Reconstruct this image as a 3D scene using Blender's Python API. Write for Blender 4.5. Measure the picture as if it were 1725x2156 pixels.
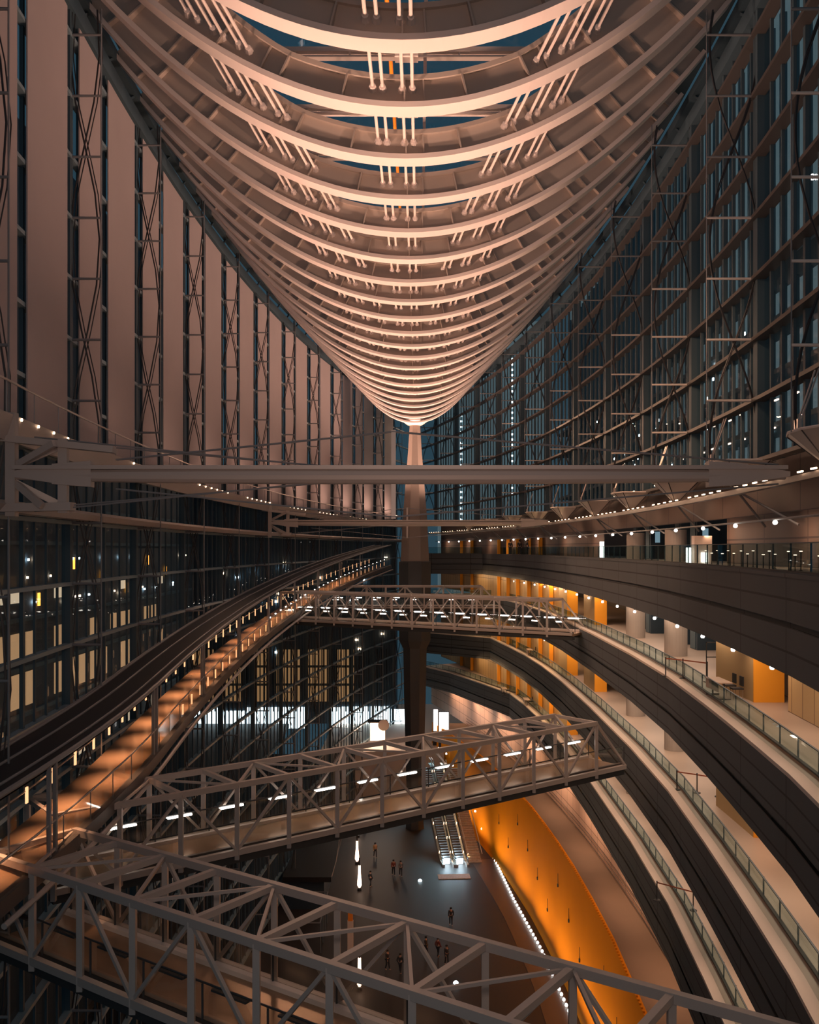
import bpy, bmesh, math, random
from mathutils import Vector, Matrix
random.seed(7)
for o in list(bpy.data.objects): bpy.data.objects.remove(o)
C = bpy.context.scene.collection
HC = 35.7                      # eye height above the lobby floor (m); builder z values are relative to the eye
F = 2000.0                     # focal length in pixels of the 1725x2156 frame

# ---------------------------------------------------------------- camera
cd = bpy.data.cameras.new('camera'); cam = bpy.data.objects.new('camera', cd); C.objects.link(cam)
cam.location = (0, 0, HC); cam.rotation_euler = (math.pi/2, 0, 0)
cd.sensor_fit = 'VERTICAL'; cd.sensor_height = 24.0; cd.sensor_width = 24.0
cd.lens = 24.0*F/2156.0
cd.shift_y = 77/2156.0; cd.shift_x = -10.5/2156.0
cd.clip_end = 2000; cd.clip_start = 0.1
bpy.context.scene.camera = cam
# ---------------------------------------------------------------- world / view
w = bpy.data.worlds.new('night'); bpy.context.scene.world = w; w.use_nodes = True
bg = w.node_tree.nodes['Background']; bg.inputs[0].default_value = (0.055, 0.12, 0.165, 1); bg.inputs[1].default_value = 0.45
vs = bpy.context.scene.view_settings
vs.view_transform = 'Standard'; vs.look = 'None'; vs.gamma = 1; vs.exposure = 0.0; vs.use_curve_mapping = False
PEACH = (1.0, 0.58, 0.42); WARM = (1.0, 0.58, 0.36); AMBER = (1.0, 0.42, 0.10); WHITE = (1.0, 0.86, 0.72); COOL = (0.65, 0.86, 1.0)
K_HULL = 840; K_BLIND = 60; K_DECK = 64; K_BRIDGE = 105; K_ORANGE = 230

def area(name, loc, target, sx, sy, power, color, parent=None, spread=math.pi):
    l = bpy.data.lights.new(name, 'AREA'); l.shape = 'RECTANGLE'; l.size = sx; l.size_y = sy
    l.energy = power; l.color = color; l.spread = spread
    o = bpy.data.objects.new(name, l); C.objects.link(o)
    p = Vector(loc) + Vector((0, 0, HC)); t = Vector(target) + Vector((0, 0, HC))
    z = (p - t).normalized()
    al = Vector((0, 1, 0)) if abs(z.y) < 0.97 else Vector((1, 0, 0))
    y = (al - z*al.dot(z)).normalized(); x = y.cross(z)
    o.matrix_world = Matrix.Translation(p) @ Matrix((x, y, z)).transposed().to_4x4()
    if parent:
        o.parent = parent; o.matrix_parent_inverse = Matrix.Translation(parent.location).inverted()
    return o

# ---------------------------------------------------------------- materials
MT = {}
def mat(name, col, rough=0.6, metal=0.0, emit=None, es=0.0, noise=0.0, nscale=1.0, spec=0.5):
    m = bpy.data.materials.new(name); m.use_nodes = True; nt = m.node_tree; b = nt.nodes['Principled BSDF']
    b.inputs['Base Color'].default_value = (*col, 1); b.inputs['Roughness'].default_value = rough
    b.inputs['Metallic'].default_value = metal; b.inputs['Specular IOR Level'].default_value = spec
    if emit:
        b.inputs['Emission Color'].default_value = (*emit, 1); b.inputs['Emission Strength'].default_value = es
    if noise:
        tc = nt.nodes.new('ShaderNodeTexCoord'); n = nt.nodes.new('ShaderNodeTexNoise'); n.inputs['Scale'].default_value = nscale
        n.inputs['Detail'].default_value = 5
        r = nt.nodes.new('ShaderNodeMapRange'); r.inputs['To Min'].default_value = 1-noise; r.inputs['To Max'].default_value = 1+noise
        mx = nt.nodes.new('ShaderNodeVectorMath'); mx.operation = 'SCALE'; mx.inputs[0].default_value = col
        nt.links.new(tc.outputs['Object'], n.inputs['Vector']); nt.links.new(n.outputs['Fac'], r.inputs['Value'])
        nt.links.new(r.outputs['Result'], mx.inputs['Scale']); nt.links.new(mx.outputs[0], b.inputs['Base Color'])
    MT[name] = m; return m
def glass(name, tint, refl=0.08, rough=0.02):
    m = bpy.data.materials.new(name); m.use_nodes = True; nt = m.node_tree
    for n in list(nt.nodes):
        if n.type == 'BSDF_PRINCIPLED': nt.nodes.remove(n)
    out = [n for n in nt.nodes if n.type == 'OUTPUT_MATERIAL'][0]
    t = nt.nodes.new('ShaderNodeBsdfTransparent'); t.inputs[0].default_value = (*tint, 1)
    g = nt.nodes.new('ShaderNodeBsdfGlossy'); g.inputs['Roughness'].default_value = rough; g.inputs[0].default_value = (0.9, 0.97, 1, 1)
    x = nt.nodes.new('ShaderNodeMixShader'); x.inputs[0].default_value = refl
    nt.links.new(t.outputs[0], x.inputs[1]); nt.links.new(g.outputs[0], x.inputs[2]); nt.links.new(x.outputs[0], out.inputs[0])
    MT[name] = m; return m
def panelled(name, col, joint, uw, vh, mortar, rough=0.7, off=0.0, var=0.06):
    """stone or board cladding laid out in the surface's own metre UVs"""
    m = bpy.data.materials.new(name); m.use_nodes = True; nt = m.node_tree; b = nt.nodes['Principled BSDF']
    uv = nt.nodes.new('ShaderNodeUVMap'); br = nt.nodes.new('ShaderNodeTexBrick')
    br.offset = off; br.squash = 1.0
    br.inputs['Scale'].default_value = 1.0; br.inputs['Brick Width'].default_value = uw; br.inputs['Row Height'].default_value = vh
    br.inputs['Mortar Size'].default_value = mortar; br.inputs['Mortar Smooth'].default_value = 0.0
    br.inputs['Color1'].default_value = (*[c*(1-var) for c in col], 1); br.inputs['Color2'].default_value = (*[c*(1+var) for c in col], 1)
    br.inputs['Mortar'].default_value = (*joint, 1)
    nt.links.new(uv.outputs[0], br.inputs['Vector']); nt.links.new(br.outputs['Color'], b.inputs['Base Color'])
    b.inputs['Roughness'].default_value = rough
    MT[name] = m; return m
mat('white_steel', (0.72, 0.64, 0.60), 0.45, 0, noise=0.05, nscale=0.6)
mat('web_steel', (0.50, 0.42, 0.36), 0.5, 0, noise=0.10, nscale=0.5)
mat('rod_steel', (0.80, 0.70, 0.64), 0.35)
mat('orange_paint', (0.9, 0.28, 0.02), 0.5)
mat('grey_steel', (0.24, 0.25, 0.265), 0.45, 0.2)
mat('beam_steel', (0.48, 0.42, 0.39), 0.42, 0.1)
mat('cool_steel', (0.22, 0.31, 0.36), 0.45, 0.1)
mat('blue_steel', (0.06, 0.10, 0.125), 0.6, 0.0)
mat('brown_steel', (0.095, 0.085, 0.08), 0.5, 0.1)
mat('dark_cable', (0.03, 0.03, 0.035), 0.5)
mat('bright_cable', (0.55, 0.48, 0.44), 0.3, 0.5)
mat('chrome', (0.8, 0.72, 0.68), 0.22, 0.9)
mat('fabric', (0.40, 0.35, 0.35), 0.9, noise=0.05, nscale=0.4)
mat('black', (0.012, 0.013, 0.015), 0.6)
mat('charcoal', (0.04, 0.043, 0.047), 0.6)
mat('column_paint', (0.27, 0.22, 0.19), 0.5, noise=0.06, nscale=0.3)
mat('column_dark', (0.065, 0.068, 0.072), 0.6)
mat('coping', (0.72, 0.62, 0.54), 0.6)
mat('deck_stone', (0.43, 0.345, 0.285), 0.38, noise=0.10, nscale=0.35)
mat('bridge_deck', (0.42, 0.27, 0.17), 0.25, 0.4, noise=0.2, nscale=0.5)
mat('concrete', (0.40, 0.35, 0.31), 0.7, noise=0.10, nscale=1.2)
mat('soffit', (0.30, 0.24, 0.19), 0.7)
mat('floor_stone', (0.042, 0.036, 0.035), 0.5, noise=0.18, nscale=0.12, spec=0.2)
mat('floor_dark', (0.06, 0.035, 0.025), 0.4)
mat('ledge', (0.19, 0.13, 0.09), 0.65, noise=0.15, nscale=0.3)
mat('orange_wall', (0.72, 0.26, 0.012), 0.7, noise=0.10, nscale=0.25, spec=0.03)
mat('dot_lamp', (1, 1, 1), emit=(1.0, 0.95, 0.9), es=3.5)
mat('lit_end_wood', (0.95, 0.40, 0.04), 0.6, spec=0.1)  # pier-end wood with the stronger light on it put into the colour
mat('navy_panel', (0.035, 0.06, 0.085), 0.4)
mat('roof_dark', (0.02, 0.035, 0.05), 0.4)
mat('ramp_roof', (0.014, 0.017, 0.02), 0.5)
mat('facade_dark', (0.09, 0.16, 0.20), 0.6, noise=0.2, nscale=0.05)
mat('facade_brown', (0.07, 0.10, 0.13), 0.7)
mat('ground', (0.03, 0.035, 0.04), 0.7)
mat('step_metal', (0.30, 0.31, 0.33), 0.35, 0.7)
mat('handrail', (0.02, 0.02, 0.02), 0.4)
mat('lamp_warm', (1, .7, .5), emit=(1.0, 0.62, 0.38), es=9)
mat('lamp_white', (1, 1, 1), emit=(1.0, 0.88, 0.78), es=14)
mat('lamp_cool', (1, 1, 1), emit=(0.75, 0.93, 1.0), es=10)
mat('lamp_soft', (1, .8, .7), emit=(1.0, 0.66, 0.48), es=3.2)
mat('lamp_amber', (1, .5, .1), emit=(1.0, 0.36, 0.05), es=3)
mat('lamp_ramp', (1, .6, .4), emit=(1.0, 0.50, 0.24), es=1.5)
mat('window_warm', (.8, .6, .4), emit=(1.0, 0.55, 0.26), es=0.33)
mat('window_amber', (.8, .6, .4), emit=(1.0, 0.50, 0.20), es=0.26)
mat('window_pale', (.8, .7, .6), emit=(1.0, 0.75, 0.5), es=0.55)
mat('window_white', (1, 1, 1), emit=(0.80, 0.95, 1.0), es=2.6)
mat('window_blue', (.4, .5, .6), emit=(0.4, 0.7, 0.85), es=0.30)
mat('screen_white', (1, 1, 1), emit=(1.0, 0.92, 0.86), es=3.5)
mat('kiosk_glow', (1, .9, .8), emit=(1.0, 0.70, 0.50), es=2.4)
mat('skin', (0.55, 0.33, 0.24), 0.6)
mat('hair', (0.015, 0.012, 0.01), 0.6)
mat('cloth_dark', (0.03, 0.035, 0.045), 0.8)
mat('cloth_red', (0.22, 0.05, 0.04), 0.8)
mat('cloth_tan', (0.45, 0.28, 0.14), 0.8)
mat('cloth_grey', (0.16, 0.16, 0.17), 0.8)
mat('honey_panel', (0.55, 0.38, 0.19), 0.5, spec=0.2, noise=0.05, nscale=0.6)
mat('mat_tan', (0.50, 0.36, 0.26), 0.8, noise=0.4, nscale=4)
mat('table_top', (0.50, 0.38, 0.30), 0.5)
mat('belt', (0.45, 0.14, 0.08), 0.6)
mat('sign_face', (0.75, 0.62, 0.54), 0.6)
mat('facade_glow', (0.05, 0.08, 0.09), 0.5, emit=(0.42, 0.61, 0.68), es=0.15)  # even teal emission added to lift the outside facades, not real window light
glass('glass_wall', (0.86, 0.93, 0.95), 0.06)
glass('glass_roof', (0.6, 0.8, 0.9), 0.03)
glass('glass_rail', (0.74, 0.84, 0.84), 0.10)
glass('glass_deck', (0.80, 0.78, 0.74), 0.12, 0.05)
panelled('fascia_stone', (0.072, 0.082, 0.092), (0.008, 0.008, 0.01), 5.55, 0.70, 0.035)
panelled('pink_panels', (0.62, 0.44, 0.34), (0.20, 0.13, 0.10), 2.2, 1.3, 0.035, 0.5)
panelled('honey_wood', (0.52, 0.36, 0.18), (0.13, 0.07, 0.03), 1.25, 2.3, 0.03, 0.45)
panelled('brown_panels', (0.13, 0.088, 0.07), (0.03, 0.02, 0.02), 5.55, 1.2, 0.04, 0.6)
panelled('steps_mat', (0.30, 0.20, 0.14), (0.08, 0.05, 0.035), 50, 0.30, 0.08, 0.6)

# ---------------------------------------------------------------- mesh builder
class MB:
    def __init__(s): s.V = []; s.Fc = []; s.UV = []
    def face(s, pts, uv=None):
        i = len(s.V); s.V += [tuple(p) for p in pts]; s.Fc.append(list(range(i, i+len(pts))))
        s.UV.append(uv or [(0, 0)]*len(pts)); return s
    def prism(s, a, b):
        n = len(a); s.face(a[::-1]); s.face(b)
        for i in range(n): s.face([a[i], a[(i+1) % n], b[(i+1) % n], b[i]])
        return s
    def box(s, cx, cy, cz, sx, sy, sz, rz=0.0):
        c, n = math.cos(rz), math.sin(rz)
        def P(x, y, z): return (cx+x*c-y*n, cy+x*n+y*c, cz+z)
        x, y, z = sx/2, sy/2, sz/2
        return s.prism([P(-x,-y,-z), P(x,-y,-z), P(x,y,-z), P(-x,y,-z)], [P(-x,-y,z), P(x,-y,z), P(x,y,z), P(-x,y,z)])
    def bar(s, p, q, wd, h=None, w2=None, h2=None):
        h = h or wd; w2 = w2 or wd; h2 = h2 or h
        p = Vector(p); q = Vector(q); d = (q-p).normalized()
        up = Vector((0, 0, 1)) if abs(d.z) < 0.95 else Vector((0, 1, 0))
        sd = d.cross(up).normalized(); up = sd.cross(d)
        a = [p+sd*x*wd/2+up*y*h/2 for x, y in ((-1,-1), (1,-1), (1,1), (-1,1))]
        b = [q+sd*x*w2/2+up*y*h2/2 for x, y in ((-1,-1), (1,-1), (1,1), (-1,1))]
        return s.prism(a, b)
    def tube(s, p, q, r, n=8, r2=None):
        p = Vector(p); q = Vector(q); d = (q-p).normalized(); r2 = r if r2 is None else r2
        up = Vector((0, 0, 1)) if abs(d.z) < 0.95 else Vector((0, 1, 0))
        sd = d.cross(up).normalized(); up = sd.cross(d)
        f = lambda c, rr: [c+(sd*math.cos(t)+up*math.sin(t))*rr for t in (2*math.pi*i/n for i in range(n))]
        return s.prism(f(p, r), f(q, r2))
    def wire(s, pts, r, n=6):
        rings = []
        for i, p in enumerate(pts):
            a = Vector(pts[max(i-1, 0)]); b = Vector(pts[min(i+1, len(pts)-1)]); d = (b-a).normalized()
            up = Vector((0, 0, 1)) if abs(d.z) < 0.95 else Vector((0, 1, 0))
            sd = d.cross(up).normalized(); up = sd.cross(d)
            rings.append([Vector(p)+(sd*math.cos(t)+up*math.sin(t))*r for t in (2*math.pi*k/n for k in range(n))])
        for a, b in zip(rings, rings[1:]):
            for k in range(n): s.face([a[k], a[(k+1) % n], b[(k+1) % n], b[k]])
        s.face(rings[0][::-1]); s.face(rings[-1]); return s
    def lathe(s, c, prof, n=12, a0=0.0):
        rings = [[(c[0]+r*math.cos(a0+2*math.pi*k/n), c[1]+r*math.sin(a0+2*math.pi*k/n), c[2]+z) for k in range(n)] for r, z in prof]
        for a, b in zip(rings, rings[1:]):
            for k in range(n): s.face([a[k], a[(k+1) % n], b[(k+1) % n], b[k]])
        s.face(rings[0][::-1]); s.face(rings[-1]); return s
    def sweep(s, path, sec, closed=True, caps=True):
        """path of (x,y,z); sec of (side, dz): side>0 is to the right of travel (+x when travelling +y)"""
        L = 0; rows = []
        m = len(sec); cum = [0]
        for j in range(m): 
            a = sec[j]; b = sec[(j+1) % m]; cum.append(cum[-1]+math.hypot(b[0]-a[0], b[1]-a[1]))
        for i, p in enumerate(path):
            a = path[max(i-1, 0)]; b = path[min(i+1, len(path)-1)]
            dx, dy = b[0]-a[0], b[1]-a[1]; l = math.hypot(dx, dy) or 1; nx, ny = dy/l, -dx/l
            if i: L += math.hypot(p[0]-path[i-1][0], p[1]-path[i-1][1])
            rows.append(([(p[0]+nx*u, p[1]+ny*u, p[2]+v) for u, v in sec], L))
        for (a, la), (b, lb) in zip(rows, rows[1:]):
            for j in range(m if closed else m-1):
                k = (j+1) % m
                s.face([a[j], b[j], b[k], a[k]], [(la, cum[j]), (lb, cum[j]), (lb, cum[j+1]), (la, cum[j+1])])
        if caps and closed: s.face(rows[0][0]); s.face(rows[-1][0][::-1])
        return s
    def build(s, name, m, parent=None, smooth=False, weld=True):
        me = bpy.data.meshes.new(name)
        off = Vector(parent.location) if parent else Vector((0, 0, 0))
        if parent and parent.parent: off = parent.matrix_world.translation if False else Vector(parent['_o'])
        if parent is not None and '_o' in parent: off = Vector(parent['_o'])
        base = Vector((0, 0, HC))
        if parent is None and s.V:
            n = len(s.V); org = Vector((sum(v[0] for v in s.V)/n, sum(v[1] for v in s.V)/n, min(v[2] for v in s.V)+HC))
        else: org = off
        me.from_pydata([tuple(Vector(v)+base-org) for v in s.V], [], s.Fc)
        ul = me.uv_layers.new(name='UVMap'); k = 0
        flat = [c for f in s.UV for c in f]
        for i, c in enumerate(flat): ul.data[i].uv = c
        bm = bmesh.new(); bm.from_mesh(me)
        if weld: bmesh.ops.remove_doubles(bm, verts=bm.verts, dist=0.0005)
        bmesh.ops.recalc_face_normals(bm, faces=bm.faces); bm.to_mesh(me); bm.free()
        me.materials.append(MT[m])
        if smooth:
            for p in me.polygons: p.use_smooth = True
        o = bpy.data.objects.new(name, me); C.objects.link(o)
        if parent: o.parent = parent; o['_o'] = tuple(off)
        else: o.location = org; o['_o'] = tuple(org)
        return o
def thing(name, label, cat, loc, group=None, kind=None):
    o = bpy.data.objects.new(name, None); C.objects.link(o)
    o.location = (loc[0], loc[1], loc[2]+HC); o['_o'] = (loc[0], loc[1], loc[2]+HC)
    o.empty_display_size = 0.3
    if label: o['label'] = label; o['category'] = cat
    if group: o['group'] = group
    if kind: o['kind'] = kind
    return o
def tag(o, label, cat, group=None, kind=None):
    if label: o['label'] = label; o['category'] = cat
    if group: o['group'] = group
    if kind: o['kind'] = kind
    return o
def dup(root, loc, rz=None, label=None, group=None, sc=None):
    r = root.copy(); C.objects.link(r); r.location = (loc[0], loc[1], loc[2]+HC)
    if rz is not None: r.rotation_euler = (0, 0, rz)
    if sc: r.scale = sc
    if label: r['label'] = label
    if group: r['group'] = group
    for ch in list(root.children):
        c = ch.copy(); C.objects.link(c); c.parent = r
        for g in ch.children:
            d = g.copy(); C.objects.link(d); d.parent = c
    return r
def interp(tab, x):
    if x <= tab[0][0]: return tab[0][1]
    for (a, b), (c, d) in zip(tab, tab[1:]):
        if x <= c: return b+(d-b)*(x-a)/(c-a)
    return tab[-1][1]
def ordw(i): return ['nearest','second nearest','third nearest','fourth nearest','fifth nearest','sixth nearest','seventh nearest','eighth nearest','ninth nearest','tenth nearest','eleventh nearest','twelfth nearest','thirteenth nearest','fourteenth nearest','fifteenth nearest','sixteenth nearest','seventeenth nearest','eighteenth nearest','nineteenth nearest','twentieth nearest','twenty-first nearest','twenty-second nearest'][i]

def W(d): return 15.4*(1-((d-60)/104.0)**2)          # half width of the lens-shaped hall
TR = [29.4+11.1*k for k in range(-1, 12)]            # depths of the wall trusses
SZ = 2.6                                             # storey module of the glazing
ZT = 23.0                                            # top of the glass walls
FL = -HC

# ================================================================ STRUCTURE: floor, glass walls, roof
def lens_pts(side, a, b, n, off=0.0, z=0.0):
    out = []
    for i in range(n+1):
        d = a+(b-a)*i/n; out.append((side*(W(d)-off), d, z))
    return out
g = MB(); g.box(0, 70, FL-0.25, 60, 190, 0.5)
o = g.build('floor', 'floor_stone'); o['kind'] = 'structure'
g = MB(); g.box(-95, 90, -28.3, 110, 300, 0.6)
o = g.build('floor', 'ground'); o['kind'] = 'structure'; o.location.x = -75
g = MB(); g.box(110, 320, -28.3, 170, 760, 0.6); o = g.build('floor', 'ground'); o['kind'] = 'structure'
# left wall
def glazed(name, side, z0, z1, deep, tall, mat_tr, mat_mu, nmul, mulw, far=160):
    root = thing(name, None, None, (side*15, 60, z0), kind='structure')
    g = MB()
    P = lens_pts(side, 6, far, 28)
    for a, b in zip(P, P[1:]):
        g.face([(a[0], a[1], z0), (b[0], b[1], z0), (b[0], b[1], z1), (a[0], a[1], z1)])
    g.build('glass_pane', 'glass_wall', root)
    g = MB(); z = 6.3-SZ*16
    while z < z1:
        if z > z0: g.sweep([(p[0], p[1], z) for p in P], [(0.05*side, -tall/2), (-side*deep, -tall/2), (-side*deep, tall/2), (0.05*side, tall/2)])
        z += SZ
    g.build('transoms', mat_tr, root)
    g = MB()
    for a, b in zip(TR, TR[1:]):
        for j in range(1, nmul+1):
            d = a+(b-a)*j/(nmul+1)
            if d < far:
                ww = mulw*(1.6 if j == (nmul+1)/2 else 1)
                g.box(side*(W(d)-0.06), d, (z0+z1)/2, ww, ww, z1-z0)
    g.build('mullions', mat_mu, root)
    return root
glazed('window_1', -1, FL, ZT, 0.26, 0.16, 'cool_steel', 'blue_steel', 7, 0.09)
glazed('window_2', 1, 3.6, ZT, 0.50, 0.16, 'brown_steel', 'blue_steel', 7, 0.13)
# roof glass, seen through the ribs
g = MB(); P = lens_pts(1, 6, 162, 24, -0.4)
for a, b in zip(P, P[1:]):
    g.face([(-a[0], a[1], 26.5), (a[0], a[1], 26.5), (b[0], b[1], 26.5), (-b[0], b[1], 26.5)])
o = g.build('ceiling', 'glass_roof'); o['kind'] = 'structure'
# eaves beams where walls meet the roof
for i, s in enumerate((-1, 1)):
    g = MB(); g.sweep(lens_pts(s, 6, 160, 28, 0, ZT), [(-0.35, -0.1), (0.35, -0.1), (0.35, 0.7), (-0.35, 0.7)])
    g.sweep(lens_pts(s, 6, 160, 28, 0, ZT+1.6), [(-0.2, 0), (0.2, 0), (0.2, 0.5), (-0.2, 0.5)])
    for d in [6+4*k for k in range(38)]: g.bar((s*W(d), d, ZT+0.5), (s*W(d+2), d+2, ZT+1.8), 0.12)
    g.sweep(lens_pts(s, 6, 160, 28, 0, ZT), [(-1.2 if s > 0 else 0.0, 2.7), (0.0 if s > 0 else 1.2, 2.7), (0.0 if s > 0 else 1.2, 3.0), (-1.2 if s > 0 else 0.0, 3.0)])
    o = g.build('trim_%d' % (i+1), 'blue_steel'); o['kind'] = 'structure'

# ================================================================ HULL ROOF RIBS
def hx(d): return -0.5+0.004*d
def hw(d): return W(d)-0.2
def hz(x, d):
    t = (x-hx(d))/hw(d); return 15.9+9.1*t*t
def rod_x(d):
    c = -0.8+0.0075*(d-34.75); q = (d-73)**2; out = []
    for i in range(3):
        r = 1.36+0.0022*q + i*(1.22-0.0002*q)
        for e in (-0.18, 0.18): out += [('R', i, e, r+e), ('L', i, e, 2*c-r+e)]
    for j, m in enumerate((-0.54, 0.54)):
        for e in (-0.18, 0.18): out.append(('C', j, e, c+m+e))
    return out
def rib(i, d):
    N = 44; xs = [hx(d)+hw(d)*(-1+2*k/N) for k in range(N+1)]
    lab = 'curved pale steel rib of the hull-shaped roof, %s to the camera' % ordw(i)
    root = thing('roof_rib', lab, 'roof rib', (hx(d), d, 15.9), 'curved ribs of the hull-shaped roof')
    def nrm(x):
        t = 2*9.1*(x-hx(d))/hw(d)**2; l = math.hypot(1, t); return (-t/l, 1/l)     # inward normal (x,z)
    def off(x, h):
        n = nrm(x); return (x+n[0]*h, hz(x, d)+n[1]*h)
    g = MB()
    for a, b in zip(xs, xs[1:]):
        def ring(x): 
            p = off(x, 0); q = off(x, 0.2)
            return [(p[0], d-0.42, p[1]), (p[0], d+0.42, p[1]), (q[0], d+0.42, q[1]), (q[0], d-0.42, q[1])]
        A, B = ring(a), ring(b)
        for k in range(4): g.face([A[k], B[k], B[(k+1) % 4], A[(k+1) % 4]])
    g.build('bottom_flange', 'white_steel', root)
    dep = lambda x: 1.15+1.9*max(0, abs((x-hx(d))/hw(d))-0.33)
    g = MB()
    for a, b in zip(xs, xs[1:]):
        p0, p1 = off(a, .2), off(b, .2); q0, q1 = off(a, dep(a)), off(b, dep(b))
        for yy in (d-0.05, d+0.05): g.face([(p0[0], yy, p0[1]), (p1[0], yy, p1[1]), (q1[0], yy, q1[1]), (q0[0], yy, q0[1])])
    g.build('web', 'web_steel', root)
    g = MB()
    for a, b in zip(xs, xs[1:]):
        def ring(x):
            p = off(x, dep(x)-0.05); q = off(x, dep(x)+0.13)
            return [(p[0], d-0.2, p[1]), (p[0], d+0.2, p[1]), (q[0], d+0.2, q[1]), (q[0], d-0.2, q[1])]
        A, B = ring(a), ring(b)
        for k in range(4): g.face([A[k], B[k], B[(k+1) % 4], A[(k+1) % 4]])
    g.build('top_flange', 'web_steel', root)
    g = MB(); sp = 2.3 if i < 12 else 3.0; n = int(hw(d)/sp)
    for k in range(-n, n+1):
        for e, dp in ((0, 0.34), (0.75, 0.16)):
            x = hx(d)+k*sp+e*(1 if k >= 0 else -1)
            if abs(x-hx(d)) > hw(d)-0.5 or (e and k % 2): continue
            a, b = off(x, 0.2), off(x, dep(x)-.05)
            n_ = nrm(x); tx, tz = n_[1]*0.03, -n_[0]*0.03
            MB().prism([(a[0]-tx, d-0.05, a[1]-tz), (a[0]+tx, d-0.05, a[1]+tz), (a[0]+tx, d-0.05-dp, a[1]+tz), (a[0]-tx, d-0.05-dp, a[1]-tz)],
                       [(b[0]-tx, d-0.05, b[1]-tz), (b[0]+tx, d-0.05, b[1]+tz), (b[0]+tx, d-0.05-dp*.6, b[1]+tz), (b[0]-tx, d-0.05-dp*.6, b[1]-tz)]).build('stiffener', 'web_steel', root)
    for (sd, j, e, x) in rod_x(d):
        if abs(x-hx(d)) < hw(d)-1:
            z = hz(x, d)+0.8
            MB().tube((x, d-0.30, z-0.02), (x, d-0.05, z-0.02), 0.11, 8, 0.17).build('rod_seat', 'white_steel', root)
    if i < 11:
        a = max(1.2, hw(d)*0.45)
        cx = hx(d); g = MB()
        for z, h in ((18.30, 0.16), (18.04, 0.07)): g.box(cx, d+0.3, z, 2*a, 0.3, h)
        for k in range(-3, 4): g.box(cx+k*a/3.2, d+0.3, 18.17, 0.06, 0.2, 0.3)
        g.box(cx-0.05+0.12, d+0.25, 18.1, 0.85, 0.5, 0.28)
        g.box(cx+0.75, d+0.25, 17.8, 0.12, 0.12, 1.1)
        g.build('cross_tie', 'rod_steel', root)
    # longitudinal glazing purlins spanning to the next rib
    return root
RB = [30.1+4.52*k for k in range(-1, 21)]
for i, d in enumerate(RB): rib(i, d)
# continuous tension rods through the ribs
keys = [(a[0], a[1], a[2]) for a in rod_x(50)]
for n_, key in enumerate(sorted(set(r[:3] for r in rod_x(50)))):
    pts = []; dd = 25.0
    while dd <= 121:
        x = [r[3] for r in rod_x(dd) if r[:3] == key][0]
        if abs(x-hx(dd)) < hw(dd)-0.8: pts.append((x, dd, hz(x, dd)+0.8))
        dd += 1.5
    idx = [k[:3] for k in sorted(rod_x(50), key=lambda r: r[3])].index(key)+1
    m = MB().wire(pts, 0.062, 7).build('tension_rod', 'rod_steel')
    names = ['leftmost','second from the left','third from the left','fourth from the left','fifth from the left','sixth from the left','seventh from the left','eighth from the left','eighth from the right','seventh from the right','sixth from the right','fifth from the right','fourth from the right','third from the right','second from the right','rightmost']
    tag(m, 'slim pale tension rod threading the roof ribs, %s of sixteen' % names[idx-1], 'tension rod', 'tension rods threaded through the ribs')
m = MB().wire([(-0.92+0.0075*(dd-34.75), dd, 18.6-0.0*dd) for dd in range(22, 122, 4)], 0.075, 6).build('orange_cable', 'orange_paint')
tag(m, 'bright orange cable running lengthwise high above the roof ribs', 'cable')

# ================================================================ COLUMN
def column(d, x0, lab):
    root = thing('main_column', lab, 'column', (x0, d, FL))
    prof = [(1.25, 0), (1.1, 2.5), (1.18, 6), (1.5, 17), (1.62, 23)]
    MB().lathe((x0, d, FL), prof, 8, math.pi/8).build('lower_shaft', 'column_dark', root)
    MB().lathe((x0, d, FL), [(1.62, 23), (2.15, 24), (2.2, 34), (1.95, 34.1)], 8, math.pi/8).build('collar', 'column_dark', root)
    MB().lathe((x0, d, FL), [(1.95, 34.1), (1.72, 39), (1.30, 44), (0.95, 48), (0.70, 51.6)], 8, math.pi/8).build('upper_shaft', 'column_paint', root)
    MB().lathe((x0, d, FL), [(0.7, 51.4), (1.0, 51.5), (1.6, 51.95), (1.6, 52.1)], 16).build('capital', 'white_steel', root)
column(121.5, 0.05, 'huge tapering grey column rising from lobby floor to tip of the hull roof')

# ================================================================ WALL TRUSSES
def truss(side, k, d, wall, n_in, z0, z1, zfirst, proto=None):
    pass
def make_truss(side, ln, z0, z1, first, last, lab, cat, grp, colw, colm):
    """local frame: wall line at x=0, hall interior towards -side"""
    s = -side
    root = thing('cable_truss', lab, cat, (0, 0, z0), grp)
    MB().box(s*0.05, 0, (z0+z1)/2, colw, colw*0.9, z1-z0).build('mullion_post', colm, root)
    MB().tube((s*ln, 0, z0), (s*ln, 0, z1), 0.022 if side > 0 else 0.035, 6).build('inner_rod', 'grey_steel', root)
    for k in range(first, last+1):
        z = 6.3+SZ*k
        MB().tube((0, 0, z), (s*ln, 0, z), 0.065, 8, 0.05).build('strut', 'rod_steel' if (k < 4 and side > 0) else 'grey_steel', root)  # lower right struts paler: light from the hoppers is put into their colour
    for ph in (0, 1):
        pts = []
        n = 30
        for i in range(n+1):
            z = z0+(z1-z0)*i/n
            per = 17.0
            t = 0.5+0.46*math.cos(2*math.pi*(z-4.5)/per/1.0+math.pi*ph)
            pts.append((s*(0.08+t*(ln-0.12)), 0.06, z))
        MB().wire(pts, 0.038, 5).build('bowed_cable', 'dark_cable', root)
        MB().wire([(p[0]+0.09, 0.2, p[2]) for p in pts], 0.025, 5).build('bowed_cable', 'dark_cable', root)
    return root
def rootz(z): return z
tl = make_truss(-1, 1.5, FL, ZT, -15, 6, 'x', 'truss', 'cable trusses along the left glass wall', 0.36, 'blue_steel')
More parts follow.
